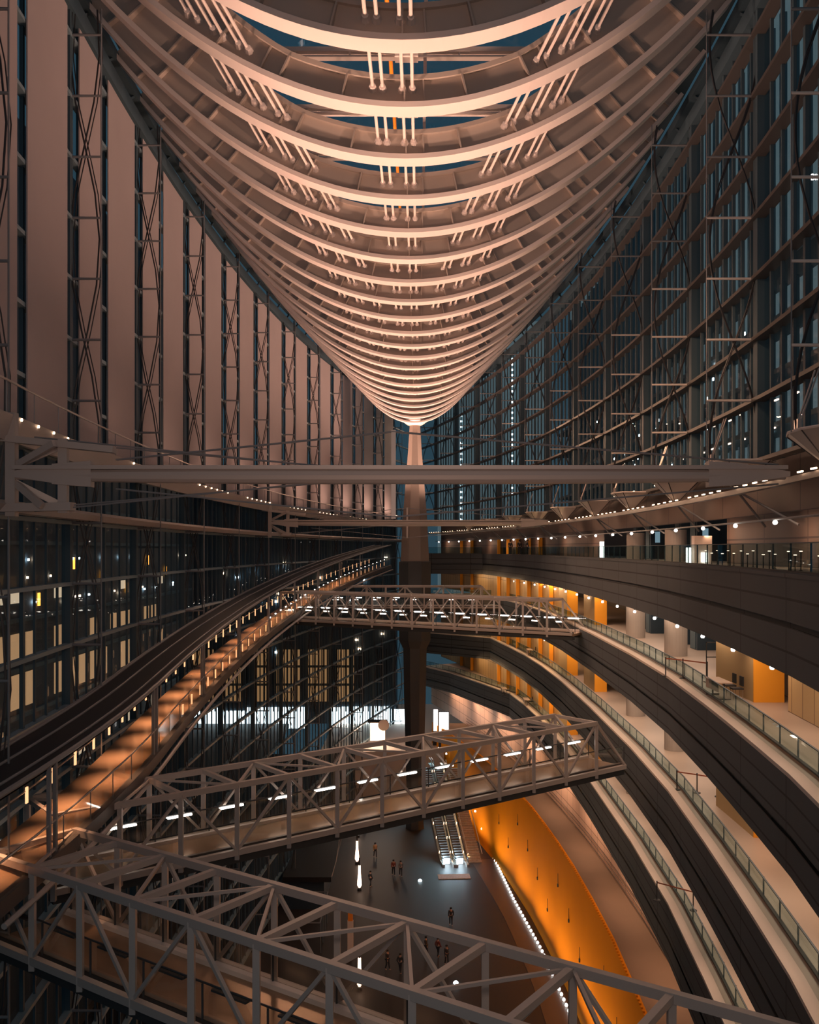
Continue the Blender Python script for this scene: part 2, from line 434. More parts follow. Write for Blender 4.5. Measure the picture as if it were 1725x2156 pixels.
tr = make_truss(1, 2.4, 3.6, ZT, 0, 6, 'x', 'truss', 'cable trusses along the right glass wall', 0.55, 'blue_steel')
LT = [t for t in TR if 25 < t < 156]
for side, pr, z0 in ((-1, tl, FL), (1, tr, 3.6)):
    for i, d in enumerate(LT):
        lab = 'cable truss with short struts against the %s, %s to the camera' % ('blind-covered left wall' if side < 0 else 'dark right glass wall', ordw(i))
        if i == 0: pr.location = (side*W(d), d, z0+HC); pr['label'] = lab
        else:
            dup(pr, (side*W(d), d, z0), label=lab)

# ================================================================ BLINDS (left wall, upper half)
nb = 0
for k, d in enumerate(TR[:-1]):
    for a, b in ((0.75, 4.2), (5.3, 10.15)):
        d0, d1 = d+a, d+b
        if d1 < 27 or d1 > 158: continue
        g = MB(); n = 4
        P = [(-W(d0+(d1-d0)*i/n)+0.3, d0+(d1-d0)*i/n, 4.3) for i in range(n+1)]
        g.sweep(P, [(0, 0), (0.05, 0), (0.05, 18.3), (0, 18.3)])
        o = g.build('wall_blind', 'fabric')
        tag(o, 'tall %s beige blind hanging on the left glass wall, %s of its width' % ('narrow' if a < 1 else 'wide', ordw(nb//2)), 'blind', 'beige blinds on the left wall'); nb += 1

# ================================================================ LEFT GALLERY WALK (z~4.2) and ring beam (z~1.5)
def Lx(d, off): return -(W(d)-off)
root = thing('service_walkway', 'long steel service walkway with lit handrail curving along foot of left blinds', 'walkway', (Lx(60, 1), 60, 3.4))
PW = [(Lx(d, 0.1), d, 4.1) for d in [8+4*i for i in range(38)]]
MB().sweep(PW, [(0.1, 0), (1.45, 0), (1.45, -0.14), (0.1, -0.14)]).build('deck', 'grey_steel', root)
MB().sweep(PW, [(1.35, 0.02), (1.6, 0.02), (1.35, -0.75), (1.2, -0.75)]).build('edge_girder', 'beam_steel', root)
MB().wire([(p[0]+1.5, p[1], p[2]+1.05) for p in PW], 0.04, 6).build('handrail', 'bright_cable', root)
g = MB()
for p in [(Lx(d, -1.4)*1.0, d, 4.1) for d in []]: pass
for i in range(56):
    d = 10+2.7*i
    if W(d) > 1.8: MB().tube((Lx(d, 1.6), d, 4.1), (Lx(d, 1.6), d, 5.15), 0.02, 5).build('rail_post', 'grey_steel', root)
for i in range(72):
    d = 30+1.7*i
    if (i // 3) % 3 == 2 or W(d) < 2.2: continue
    o = MB().lathe((Lx(d, 1.7), d, 4.02), [(0.04, 0), (0.055, 0.04), (0.04, 0.09)], 6).build('walkway_lamp', 'lamp_warm', root)
root = thing('ring_beam', 'horizontal grey ring beam along left glass wall below the service walkway', 'beam', (Lx(60, 1), 60, 1.2))
PR = [(Lx(d, 0.4), d, 1.5) for d in [8+4*i for i in range(37)]]
MB().sweep(PR, [(-0.1, 0), (0.9, 0.02), (1.1, -0.12), (0.9, -0.34), (-0.1, -0.3)]).build('beam', 'beam_steel', root)
# right lamp girder joining the hoppers
root = thing('lamp_girder', 'slim steel girder with strip of warm lamps linking grey hoppers on the right', 'girder', (13, 60, 2.4))
PG = [(W(d)-1.35, d, 2.35) for d in [8+3.7*i for i in range(40)]]
MB().sweep(PG, [(-0.14, -0.1), (0.14, -0.1), (0.2, 0.08), (-0.08, 0.12)]).build('beam', 'brown_steel', root)
for i in range(96):
    d = 26+1.32*i
    if i % 6 == 5 or W(d) < 2.5: continue
    MB().box(W(d)-1.52, d, 2.53, 0.05, 0.4, 0.05).build('strip_lamp', 'lamp_warm', root)

# hoppers (funnel uplight troughs) under right trusses
def hopper(loc):
    root = thing('funnel_hopper', 'x', 'hopper', loc, 'grey funnel hoppers at feet of right trusses')
    x, y, z = loc
    tp = [(-1.15, -0.5), (-0.8, -1.5), (0.9, -1.6), (1.4, -0.7), (1.4, 0.7), (0.9, 1.6), (-0.8, 1.5), (-1.15, 0.5)]
    bt = (0.05, 0.0)
    g = MB(); n = len(tp)
    for i in range(n):
        a, b = tp[i], tp[(i+1) % n]
        for q in (1.0,):
            g.face([(x+a[0], y+a[1], z+1.2), (x+b[0], y+b[1], z+1.2), (x+bt[0]+b[0]*.04, y+b[1]*.04, z), (x+bt[0]+a[0]*.04, y+a[1]*.04, z)])
            g.face([(x+a[0]*.96, y+a[1]*.96, z+1.2), (x+b[0]*.96, y+b[1]*.96, z+1.2), (x+bt[0]+b[0]*.02, y+b[1]*.02, z+.06), (x+bt[0]+a[0]*.02, y+a[1]*.02, z+.06)])
    g.build('funnel', 'beam_steel', root)
    g = MB()
    g.wire([(x+a[0], y+a[1], z+1.2) for a in tp+[tp[0]]], 0.045, 6); g.build('rim', 'rod_steel', root)
    g = MB()
    for a in (tp[1], tp[2], tp[6], tp[0]): g.tube((x+a[0], y+a[1], z+1.18), (x+bt[0], y, z-0.02), 0.025, 5)
    g.build('seams', 'dark_cable', root)
    g = MB()
    for e in (-0.1, 0.1): g.tube((x-1.15+0.1, y+e, z+1.35), (x-0.45, y+e*1.5, z+3.1), 0.03, 6); g.box(x-1.05, y+e, z+1.4, .12, .1, .3)
    g.build('stay_rods', 'bright_cable', root)
    g = MB(); g.tube((x+bt[0], y, z), (x+1.55, y+0.8, z-1.5), 0.05, 6); g.tube((x+bt[0], y, z), (x+1.55, y-2.8, z-1.5), 0.05, 6)
    g.build('props', 'grey_steel', root)
    return root
hp = None
for i, d in enumerate(LT[:10]):
    loc = (W(d)-1.15, d, 2.45); lab = 'grey inverted funnel hopper under the right wall, %s to the camera' % ordw(i)
    if hp is None: hp = hopper(loc); hp['label'] = lab
    else: dup(hp, loc, label=lab)

# ================================================================ TIE BEAMS across the hall
def tie(d, lab):
    x0, x1 = -(W(d)-1.7), W(d)-2.6; zc = 2.3
    root = thing('tie_beam', lab, 'tie beam', (0, d, zc))
    n = 12
    g = MB(); rr = [(x0+(x1-x0)*i/n) for i in range(n+1)]
    def rad(x):
        t = abs((x-(x0+x1)/2)/((x1-x0)/2)); return 0.12+0.14*(1-t**3)
    for a, b in zip(rr, rr[1:]): g.tube((a, d, zc-0.05), (b, d, zc-0.05), rad(a), 12, rad(b))
    g.build('tube', 'beam_steel', root)
    g = MB()
    for a, b in zip(rr, rr[1:]): g.bar((a, d-0.02, zc+0.2), (b, d-0.02, zc+0.2), 0.5, 0.12)
    g.build('top_plate', 'beam_steel', root)
    g = MB()
    for s, xe in ((1, x0), (-1, x1)):
        g.bar((xe-s*0.1, d, zc), (xe+s*1.2, d, zc+0.0), 0.35, 0.15, 0.35, 0.55); g.bar((xe+s*1.2, d, zc), (xe+s*2.4, d, zc), 0.35, 0.62, 0.35, 0.8)
    g.build('end_shoes', 'beam_steel', root)
    xs_ = -0.65
    MB().box(xs_, d+0.05, zc, 0.14, 0.14, 2.75).build('king_post', 'beam_steel', root)
    for sg in (1, -1):
        for e in (0.0, 0.1):
            MB().wire([(xs_-8.6, d+e, zc+sg*0.45), (xs_, d+e, zc+sg*1.32), (x1-0.2, d+e, zc+sg*0.3)], 0.028, 6).build('stay_cable', 'grey_steel', root)
            MB().wire([(x0+0.6, d+e, zc+sg*(1.15-e)), (xs_-1.3+e*4, d+e, zc+sg*0.15)], 0.028, 6).build('stay_cable', 'grey_steel', root)
    # left bracket frame
    g = MB(); xb = x0+1.5
    g.box(xb, d, 2.25, 0.28, 0.22, 2.3); g.box(x0-0.1, d, 2.6, 0.3, 0.3, 3.2)
    g.bar((x0, d, zc+0.25), (xb-0.1, d+0.5, zc+1.0), 0.14, 0.2); g.bar((x0, d, zc+0.25), (xb-0.1, d-0.5, zc+0.9), 0.14, 0.2)
    g.bar((x0, d, zc-0.25), (xb-0.1, d+0.4, zc-1.0), 0.14, 0.2); g.bar((x0, d, zc-0.25), (xb-0.5, d-0.4, zc-1.0), 0.14, 0.2)
    g.bar((x0-0.8, d, zc+1.15), (xb+1.6, d, zc+0.75), 0.5, 0.2); g.bar((x0-0.8, d, zc-1.05), (xb+0.3, d, zc-1.0), 0.5, 0.25)
    g.build('bracket', 'beam_steel', root)
tie(29.4, 'long grey tie beam with king post spanning the hall just above eye level, nearest')
tie(84.9, 'smaller distant grey tie beam with king post spanning the hall near the far column')

# ================================================================ COVERED RAMP on the left wall
def rh(d): return -(9.4-0.0667*(d-32))
def rin(d): return -max(W(d)-3.8, 1.2)-0.006*max(0, 42-d)**2
def rout(d): return -max(W(d)-1.5, 1.8)-0.006*max(0, 42-d)**2
root = thing('covered_ramp', 'long covered ramp with warm lit deck climbing along the lower left glass wall', 'ramp', (rin(60), 60, rh(60)))
DS = [26+2.5*i for i in range(45)]
g = MB()
for a, b in zip(DS, DS[1:]):
    for t in (0, -0.25): g.face([(rin(a), a, rh(a)+t), (rout(a), a, rh(a)+t), (rout(b), b, rh(b)+t), (rin(b), b, rh(b)+t)])
g.build('deck', 'bridge_deck', root)
MB().sweep([(rin(d), d, rh(d)) for d in DS], [(-0.15, 0.12), (0.15, 0.12), (0.15, -0.35), (-0.15, -0.35)]).build('inner_edge_beam', 'brown_steel', root)
MB().wire([(rin(d)+0.25, d, rh(d)-0.55) for d in DS], 0.09, 8).build('inner_bottom_tube', 'beam_steel', root)
g = MB()
for a, b in zip(DS, DS[1:]):
    for t in (0, 0.12): g.face([(rin(a), a, rh(a)+2.8+t), (rout(a), a, rh(a)+2.8+t), (rout(b), b, rh(b)+2.8+t), (rin(b), b, rh(b)+2.8+t)])
g.build('roof', 'ramp_roof', root)
g = MB(); 
for o_ in (0.0, 0.5, 1.5, 2.4, 3.1): g.wire([(rin(d)-o_ if o_ < 3 else rout(d), d, rh(d)+2.95) for d in DS], 0.09 if o_ == 0 else 0.05, 8)
g.build('top_tubes', 'grey_steel', root)
MB().wire([(rin(d)+0.02, d, rh(d)+1.1) for d in DS], 0.035, 6).build('inner_handrail', 'bright_cable', root)
MB().wire([(rout(d)+0.1, d, rh(d)+1.1) for d in DS], 0.035, 6).build('outer_handrail', 'bright_cable', root)
for d in LT[:9]:
    for e in (-0.25, 0.25): MB().bar((rin(d), d+e, rh(d)-0.4), (rin(d), d+e, rh(d)+2.9), 0.12).build('frame_post', 'grey_steel', root)
g = MB()
for i in range(48):
    d = 28+2.22*i; 
    if i % 5: MB().tube((rin(d), d, rh(d)), (rin(d), d, rh(d)+1.1), 0.02, 5).build('rail_post', 'grey_steel', root)
g = MB()
for a, b in zip(DS, DS[1:]): g.face([(rin(a)+.02, a, rh(a)+.1), (rin(b)+.02, b, rh(b)+.1), (rin(b)+.02, b, rh(b)+1.0), (rin(a)+.02, a, rh(a)+1.0)])
g.build('glass_balustrade', 'glass_deck', root)
for i in range(48):
    d = 28+2.22*i
    MB().box(rout(d)+0.12, d, rh(d)+0.95, 0.05, 0.16, 0.55).build('wall_lamp', 'lamp_ramp', root)
    if d > 44: MB().box(rin(d)-0.12, d+1.1, rh(d)+0.55, 0.05, 0.16, 0.5).build('post_lamp', 'lamp_ramp', root)
    if d > 74: MB().box(rin(d)-0.05, d, rh(d)+1.15, 0.06, 0.4, 0.05).build('rail_lamp', 'lamp_white', root)
for i in range(31):
    d = 28+3.0*i; t = 0.3 if i % 2 else 0.62
    x = rin(d)*(1-t)+rout(d)*t
    area('ramp_light', (x, d, rh(d)+2.7), (x, d+0.1, rh(d)), 0.15, 0.5, 36, (1.0, 0.50, 0.26), root, spread=1.1)

# ================================================================ TRUSS FOOTBRIDGES
def bridge(p0, p1, zb, lab, width=3.0, h=2.65, side=1, tubes='far', pitch=2.3, endslant=True, tw=0.2, lights=True):
    """p0,p1 ends of the camera-side chord; other chord lies to the far side"""
    p0 = Vector((p0[0], p0[1], 0)); p1 = Vector((p1[0], p1[1], 0)); L = (p1-p0).length; u = (p1-p0)/L
    n = Vector((-u.y, u.x, 0)); 
    if n.y < 0: n = -n
    N = max(2, round(L/pitch)); q = L/N
    c = (p0+p1)/2+n*width/2
    root = thing('footbridge', lab, 'footbridge', (c.x, c.y, zb))
    def P(i, s, z): v = p0+u*q*i+n*width*s; return Vector((v.x, v.y, zb+z))
    for s, nm in ((0, 'near'), (1, 'far')):
        MB().bar(P(0, s, 0), P(N, s, 0), tw, tw*1.15).build('bottom_chord', 'beam_steel', root)
        MB().bar(P(0 if not endslant else 0.0, s, h), P(N-(1 if endslant else 0), s, h), tw, tw*1.1).build('top_chord', 'beam_steel', root)
        for i in range(0, N+1):
            if endslant and i == N: continue
            MB().bar(P(i, s, -0.3), P(i, s, h), tw*0.85).build('post', 'beam_steel', root)
        for i in range(N-(1 if endslant else 0)):
            a, b = (P(i, s, 0.05), P(i+1, s, h)) if i % 2 else (P(i, s, h), P(i+1, s, 0.05))
            MB().bar(a, b, tw*0.5).build('diagonal', 'beam_steel', root)
        if endslant: MB().bar(P(N-1, s, h), P(N, s, 0.05), tw*0.6).build('diagonal', 'beam_steel', root)
        g = MB()
        a, b = P(0, s, .12), P(N, s, .12)
        if True:
            off = n*(0.22 if s == 0 else -0.22)
            g.face([a+off, b+off, b+off+Vector((0, 0, .95)), a+off+Vector((0, 0, .95))])
            g.build('glass_balustrade', 'glass_deck', root)
            MB().tube(a+off+Vector((0, 0, .97)), b+off+Vector((0, 0, .97)), 0.03, 6).build('handrail', 'charcoal', root)
            for i in range(N+1):
                v = P(min(i, N), s, .1)+off; MB().bar(v+u*0.16, v+u*0.16+Vector((0, 0, .95)), 0.05).build('rail_post', 'charcoal', root)
    for i in range(N+(0 if endslant else 1)):
        MB().bar(P(i, 0, h), P(i, 1, h), tw*0.85).build('cross_beam', 'beam_steel', root)
        if i < N-1:
            a, b = (P(i, 0, h), P(i+1, 1, h)) if i % 2 else (P(i, 1, h), P(i+1, 0, h))
            MB().bar(a, b, tw*0.42).build('top_brace', 'beam_steel', root)
    g = MB()
    a, b, c2, d2 = P(0, 0.05, 0.02), P(N, 0.05, 0.02), P(N, 0.95, 0.02), P(0, 0.95, 0.02)
    g.prism([v-Vector((0, 0, .18)) for v in (a, b, c2, d2)], [a, b, c2, d2]); g.build('deck', 'bridge_deck', root)
    g = MB(); 
    g.bar(P(0, 0.1, -0.32), P(N, 0.1, -0.32), 0.5, 0.26); g.bar(P(0, 0.9, -0.32), P(N, 0.9, -0.32), 0.5, 0.26)
    g.build('under_girders', 'charcoal', root)
    MB().bar(P(0, 0.90, 0.09), P(N, 0.90, 0.09), 0.22, 0.14).build('kerb', 'white_steel', root); MB().bar(P(0, 0.10, 0.09), P(N, 0.10, 0.09), 0.16, 0.14).build('kerb', 'brown_steel', root)
    for i in range(N):
        if tubes == 'far':
            v0 = P(i+0.28, 1, 1.02)-n*0.30; v1 = P(i+0.72, 1, 1.02)-n*0.30
            MB().tube(v0, v1, 0.045, 8).build('tube_lamp', 'lamp_white', root)
            if zb > -8: MB().tube(v0-n*(width-0.7)-Vector((0, 0, .12)), v1-n*(width-0.7)-u*0.3-Vector((0, 0, .12)), 0.045, 8).build('tube_lamp', 'lamp_white', root)
        else:
            v0 = P(i+0.28, 0, 0.95)+n*0.30; v1 = P(i+0.72, 0, 0.95)+n*0.30
            MB().tube(v0, v1, 0.02, 8).build('tube_lamp', 'lamp_warm', root)
            MB().bar(v0-u*.1-n*0.04+Vector((0, 0, .04)), v1+u*.1-n*0.04+Vector((0, 0, .04)), 0.2, 0.05).build('lamp_hood', 'charcoal', root)
        if lights:
            m0 = P(i+0.5, 1 if tubes == 'far' else 0, 0.88)+n*(-0.34 if tubes == 'far' else 0.34)
            t0 = P(i+0.5, 0.45 if tubes == 'far' else 0.55, 0)
            lo = area('deck_light', m0, t0, q*0.3, 0.06, K_BRIDGE, WARM, root, spread=1.6)
            zax = (m0-t0).normalized(); xax = u; yax = zax.cross(xax).normalized(); xax = yax.cross(zax)
            M = Matrix((xax, yax, zax)).transposed().to_4x4(); lo.matrix_world = Matrix.Translation(m0+Vector((0, 0, HC))) @ M
    return root
bridge((-13.0, 29.0), (9.2, 13.5), -12.0, 'nearest grey steel truss footbridge crossing the bottom of the view', tubes='near', pitch=2.22, endslant=False)
bridge((-12.6, 33.15), (11.6, 52.3), -12.0, 'middle truss footbridge with row of white tube lamps rising to the right gallery', pitch=2.35)
bridge((-12.4, 88.0), (12.0, 72.4), -6.55, 'upper far truss footbridge dotted with many white tube lamps', h=2.5, pitch=2.1, tw=0.18)
bridge((-10.4, 113.0), (10.4, 113.0), -7.0, 'furthest faint truss footbridge just in front of the column', h=2.45, pitch=2.3, tw=0.16)

# ================================================================ RIGHT GALLERIES
ET = [(8,7.6),(17,8.9),(26,10.3),(32,11.0),(38,11.6),(46,12.3),(56,12.75),(70,13.0),(84,13.0),(95,12.7),(105,12.1),(113,11.3),(125,9.95),(130,9.3)]
def epath(end):
    ds = [10, 17, 22, 26, 30, 34, 38, 42, 46, 51, 56, 62, 70, 78, 84, 90, 95, 100, 105, 109, 113, 119, 125, 130]
    return [(interp(ET, d), d) for d in ds if d <= end]
LV = {'seventh': (-0.7, -3.5, epath(130)+[(1.6, 132)]),
      'sixth': (-6.2, -9.0, epath(125)+[(1.6, 131)]),
      'fifth': (-11.7, -14.6, epath(125)+[(0.6, 133.7)]),
      'fourth': (-17.2, -20.0, epath(113)+[(4.9, 132), (0.65, 140)])}
words = {'seventh': 'topmost', 'sixth': 'second from the top', 'fifth': 'third from the top', 'fourth': 'lowest'}
for nm, (zt, zb, path) in LV.items():
    root = thing('gallery', 'dark stone-faced gallery with glass balustrade sweeping along the right, %s of four' % words[nm], 'gallery', (13, 60, zt), 'curving galleries along the right side')
    hh = zt-zb; m = 0.62 if nm != 'seventh' else 0.5
    P3 = [(x, d, zt) for x, d in path]
    g = MB(); g.sweep(P3, [(0.0, 0), (0.0, -hh*m+0.07)], closed=False); g.sweep(P3, [(0.0, -hh*m-0.07), (0.0, -hh), (0.5, -hh)], closed=False)
    g.sweep(P3, [(0.12, -hh*m+0.1), (0.12, -hh*m-0.1)], closed=False)
    g.build('fascia', 'fascia_stone', root)
    MB().sweep(P3, [(-0.03, 0.02), (0.36, 0.02), (0.36, -0.10), (-0.03, -0.10)]).build('coping', 'coping' if nm != 'seventh' else 'fascia_stone', root)
    g = MB(); q = [(x+0.4, d, zt-0.06) for x, d in path]
    for a, b in zip(q, q[1:]): g.face([a, b, (21.5, b[1] + (12 if b[0] < 6 else 0), zt-0.06), (21.5, a[1] + (12 if a[0] < 6 else 0), zt-0.06)])
    g.build('deck', 'deck_stone', root)
    g = MB()
    for a, b in zip(q, q[1:]): g.face([(a[0], a[1], zb), (b[0], b[1], zb), (21.5, b[1], zb), (21.5, a[1], zb)])
    g.build('soffit', 'soffit', root)
    gh, gi = (0.85, 0.5) if nm == 'seventh' else (0.66, 0.72)
    MB().sweep(P3, [(gi, -0.02), (gi+.03, -0.02), (gi+.03, gh), (gi, gh)]).build('glass_balustrade', 'glass_rail', root)
    MB().sweep(P3, [(gi-.02, gh), (gi+.04, gh), (gi+.04, gh+.03), (gi-.02, gh+.03)]).build('top_rail', 'blue_steel', root)
    MB().sweep(P3, [(gi-.05, 0.0), (gi+.07, 0.0), (gi+.07, 0.05), (gi-.05, 0.05)]).build('base_shoe', 'charcoal', root)
    g = MB(); 
    for a, b in zip(P3, P3[1:]):
        L = math.hypot(b[0]-a[0], b[1]-a[1]); k = max(1, round(L/1.9))
        for j in range(k):
            t = j/k; MB().box(a[0]+(b[0]-a[0])*t+gi+.06, a[1]+(b[1]-a[1])*t, zt+gh/2, 0.04, 0.05, gh).build('rail_post', 'blue_steel', root)

# back walls with wooden piers, recess behind round columns
PIER = [38.7, 78, 88, 97.5, 102, 107, 112, 116.5, 121, 134.5, 140]
floors_ = (('seventh', -0.76, 4.0), ('sixth', -6.26, -3.5), ('fifth', -11.76, -9.0), ('fourth', -17.26, -14.6))
o_n = 0
for nm, z0, z1 in floors_:
    g = MB(); 
    def wallseg(a, b, off=0.9):
        off = -0.25 if b < 37 else off
        n = max(1, int((b-a)/4)); return [(W(a+(b-a)*i/n)+off, a+(b-a)*i/n, z0) for i in range(n+1)]
    if nm == 'seventh':
        m1 = 'brown_panels'
        g.sweep(wallseg(10, 49), [(0, 0), (0, z1-z0)], closed=False); g.sweep(wallseg(79, 152), [(0, 0), (0, z1-z0)], closed=False)
        g.sweep([(W(d)+0.6, d, 1.5) for d in range(10, 152, 6)], [(0, 0), (0, 2.4)], closed=False)
        g.face([(W(49)+.9, 49, z0), (20, 49, z0), (20, 49, z1), (W(49)+.9, 49, z1)])
        o = g.build('wall_right', m1); o['kind'] = 'structure'
    else:
        segs = [(10, 36.5), (37, 49), (80, 86)]
        for a, b in segs: g.sweep(wallseg(a, b), [(0, 0), (0, z1-z0)], closed=False)
        g.sweep(wallseg(90, 152), [(0, 0), (0, z1-z0)], closed=False)
        o = g.build('wall_right', 'honey_wood'); o['kind'] = 'structure'
    g = MB(); g.face([(21.4, 10, z0), (21.4, 160, z0), (21.4, 160, z1), (21.4, 10, z1)])
    o = g.build('wall_right', 'charcoal'); o['kind'] = 'structure'
    for d in PIER:
        if nm == 'seventh' and d < 100: continue
        wd, sy = (1.25, 4.8) if d < 50 else ((1.0, 5.0) if d < 90 else (0.42, 0.6))
        zt1 = z1 if nm != 'seventh' else z0+1.95
        x = W(d)+(0.9 if d > 50 else 0.35)-wd/2-0.04
        o = MB().box(x, d+sy/2, (z0+zt1)/2, wd, sy, zt1-z0).build('wood_pier', 'honey_panel')
        MB().box(x-0.01, d-0.03, (z0+zt1)/2, wd, 0.06, zt1-z0).build('lit_end', 'lit_end_wood', o)  # face towards the eye coloured brighter to show light falling on it
        lvl = {'seventh': 'topmost', 'sixth': 'second', 'fifth': 'third', 'fourth': 'lowest'}[nm]
        tag(o, 'wooden pier with lit amber end behind the %s gallery, %s to the camera' % (lvl, ordw(PIER.index(d))), 'pier', 'amber piers along gallery back walls')
# round concrete columns rising through the galleries
for i, (x, d) in enumerate(((15.3, 55.6), (15.6, 67.0))):
    g = MB().lathe((x, d, -17.3), [(0.66, 0), (0.66, 13.8)], 24)
    g.lathe((x, d, -3.5), [(0.62, 0), (0.62, 4.6)], 24)
    o = g.build('round_column', 'concrete', smooth=False)
    tag(o, 'round concrete column rising through the right galleries, %s' % ('the nearer of two' if i == 0 else 'the further of two'), 'column', 'round concrete columns')
# dark lift doors behind the columns
k_ = 0
for nm, z0, z1 in floors_:
    zt_ = min(z1, z0+2.7)
    for j, d in enumerate((50.5, 58.0, 61.5, 69.5, 73.5)):
        root = thing('lift_portal', 'navy blue lift portal recessed behind the %s gallery, %s to the camera' % ({'seventh': 'topmost', 'sixth': 'second', 'fifth': 'third', 'fourth': 'lowest'}[nm], ordw(j)), 'lift', (18.3, d+1.0, z0), 'lift portals behind the galleries')
        MB().box(18.5, d+1.2, (z0+zt_)/2, 2.2, 1.5, zt_-z0).build('casing', 'navy_panel', root)
        MB().box(17.38, d+1.2, (z0+zt_)/2-.1, 0.06, 1.0, zt_-z0-.3).build('door', 'blue_steel', root)
        if j in (1, 3): MB().box(17.9, d+0.42, z0+1.6, 0.35, 0.04, 0.8).build('lit_panel', 'window_blue', root)
# gallery lamps: small hanging spots + soft light on each deck
SP = [20.5+5.55*j for j in range(20)]
for nm, z in (('sixth', -3.9), ('fifth', -9.4), ('fourth', -15.0)):
    for j, d in enumerate(SP):
        x = interp(ET, d)+0.95
        root = thing('gallery_spotlight', 'small white spotlight under the %s gallery edge, %s to the camera' % ({'sixth': 'topmost', 'fifth': 'second', 'fourth': 'third'}[nm], ordw(j)), 'spotlight', (x, d, z), 'spotlights under the gallery edges')
        MB().tube((x, d, z), (x, d, z+0.45), 0.03, 6).build('stem', 'charcoal', root)
        MB().lathe((x, d, z-0.12), [(0.06, 0), (0.09, 0.06), (0.08, 0.13), (0.03, 0.16)], 8).build('lamp_head', 'lamp_white', root)
        area('gallery_light', (x+0.9, d, z+0.15), (x+1.2, d, z-2), 1.2, 4.0, K_DECK*(1 if d < 90 else 2.3), (1.0, 0.68, 0.48) if d < 90 else (1.0, 0.60, 0.32), root)
# seventh-floor lamp rail
root = thing('lamp_rail', 'thin rail carrying row of globe spotlights over the topmost gallery', 'lamp rail', (14, 60, 1.0))
MB().wire([(W(d)-0.5, d, 1.15) for d in [30+4*i for i in range(31)]], 0.05, 6).build('rail', 'grey_steel', root)
g = MB()
for j in range(21):
    d = 37.3+5.55*j
    o = thing('globe_spotlight', 'small glowing globe spotlight above the topmost gallery, %s to the camera' % ordw(j), 'spotlight', (W(d)-0.5, d, 0.9), 'globe spotlights on the upper rail')
    MB().lathe((W(d)-0.5, d, 0.86), [(0.03, 0.08), (0.08, 0.11), (0.10, 0.17), (0.07, 0.23), (0.03, 0.26)], 10).build('globe', 'lamp_white', o)
    MB().tube((W(d)-0.5, d, 1.1), (W(d)-0.5, d, 1.2), 0.05, 6).build('clamp', 'grey_steel', o)
    if j % 2 == 0: area('spot_glow', (W(d)-0.3, d, 0.8), (W(d)+0.9, d, -0.6), 0.3, 0.3, 26, WARM, o)
for z1 in (-3.5, -9.0, -14.6):
    for d in (92, 101, 110, 119, 128): area('added_wall_fill', (W(d)-1.0, d, z1-0.3), (W(d)+0.9, d, z1-1.9), 0.3, 8, 75, (1.0, 0.62, 0.32))  # unseen area lights added to brighten the far back walls
# lift lobby light (cooler)
for nm, z0, z1 in floors_[1:3]:
    area('lobby_light', (17.0, 62, z1-0.15), (17.0, 62, z0), 2.5, 22, 230, (1.0, 0.74, 0.56))

# pink panelled wall and ledge below the lowest gallery
g = MB(); PP = [(W(d)+0.2, d, -25.2) for d in [30+5*i for i in range(26)]]
g.sweep(PP, [(0, 0), (0, 5.3)], closed=False); o = g.build('wall_lower', 'pink_panels'); o['kind'] = 'structure'
OP = [(30,11.3),(40,11.9),(50.9,12.3),(61,12.6),(68,12.55),(75,12.4),(81,12.1),(86.7,11.7),(92,11.25),(97,10.65),(103,9.9),(109,9.0),(115,7.9),(121,6.5),(129,4.6),(137,2.5)]
g = MB()
for (d0, x0), (d1, x1) in zip(OP, OP[1:]):
    for z in (-25.2, -25.5): g.face([(x0, d0, z), (x1, d1, z), (max(W(d1)+0.2, x1+1), d1, z), (max(W(d0)+0.2, x0+1), d0, z)])
o = g.build('trim_3', 'ledge'); o['kind'] = 'structure'
g = MB(); g.sweep([(x, d, -35.7) for d, x in OP], [(0, 0), (0.25, 0), (0.25, 10.65), (0, 10.65)])
o = tag(g.build('amber_wall', 'orange_wall'), 'great curved amber wall glowing from below beside the lobby floor', 'wall')
g = MB()
for i in range(110):
    d = 45+0.45*i; x = interp(OP, d); g.box(x+0.05, d, -25.0, 0.12, 0.2, 0.12)
for k in range(1): pass
g.build('coping_teeth', 'orange_wall', o)
for i in range(16):
    d = 50+4.3*i; x = interp(OP, d); z = -27.5-(i*37 % 50)/10
    MB().box(x-0.06, d, z, 0.1, 0.22, 0.22).tube((x-0.05, d, z+.1), (x-0.05, d, z+1.0), 0.02, 5).build('wall_fitting', 'charcoal', o)
for k in range(3):
    m = MB().wire([(W(d)+0.2-0.25, d, -25.2+0.35*(k+1)) for d in [50+5*i for i in range(18)]], 0.025, 5).build('cable_rail', 'charcoal')
    tag(m, 'thin dark rail wire along the foot of the pink panelled wall, %s of three' % ('lowest', 'middle', 'top')[k], 'rail wire', 'rail wires along the ledge')
for i in range(9):
    d = 52+8.5*i; x = interp(OP, d)
    area('amber_wall_light', (x-2.4, d, -35.2), (x+0.1, d, -29.0), 0.3, 7.5, K_ORANGE*(1.0 if d > 60 else .8), (1.0, 0.62, 0.28), spread=1.9)
for i in range(8):
    d = 55+12*i
    area('ledge_light', (W(d)-2.0, d, -20.3), (W(d)+0.2, d, -22.8), 0.4, 9, 210, WARM, spread=2.0)
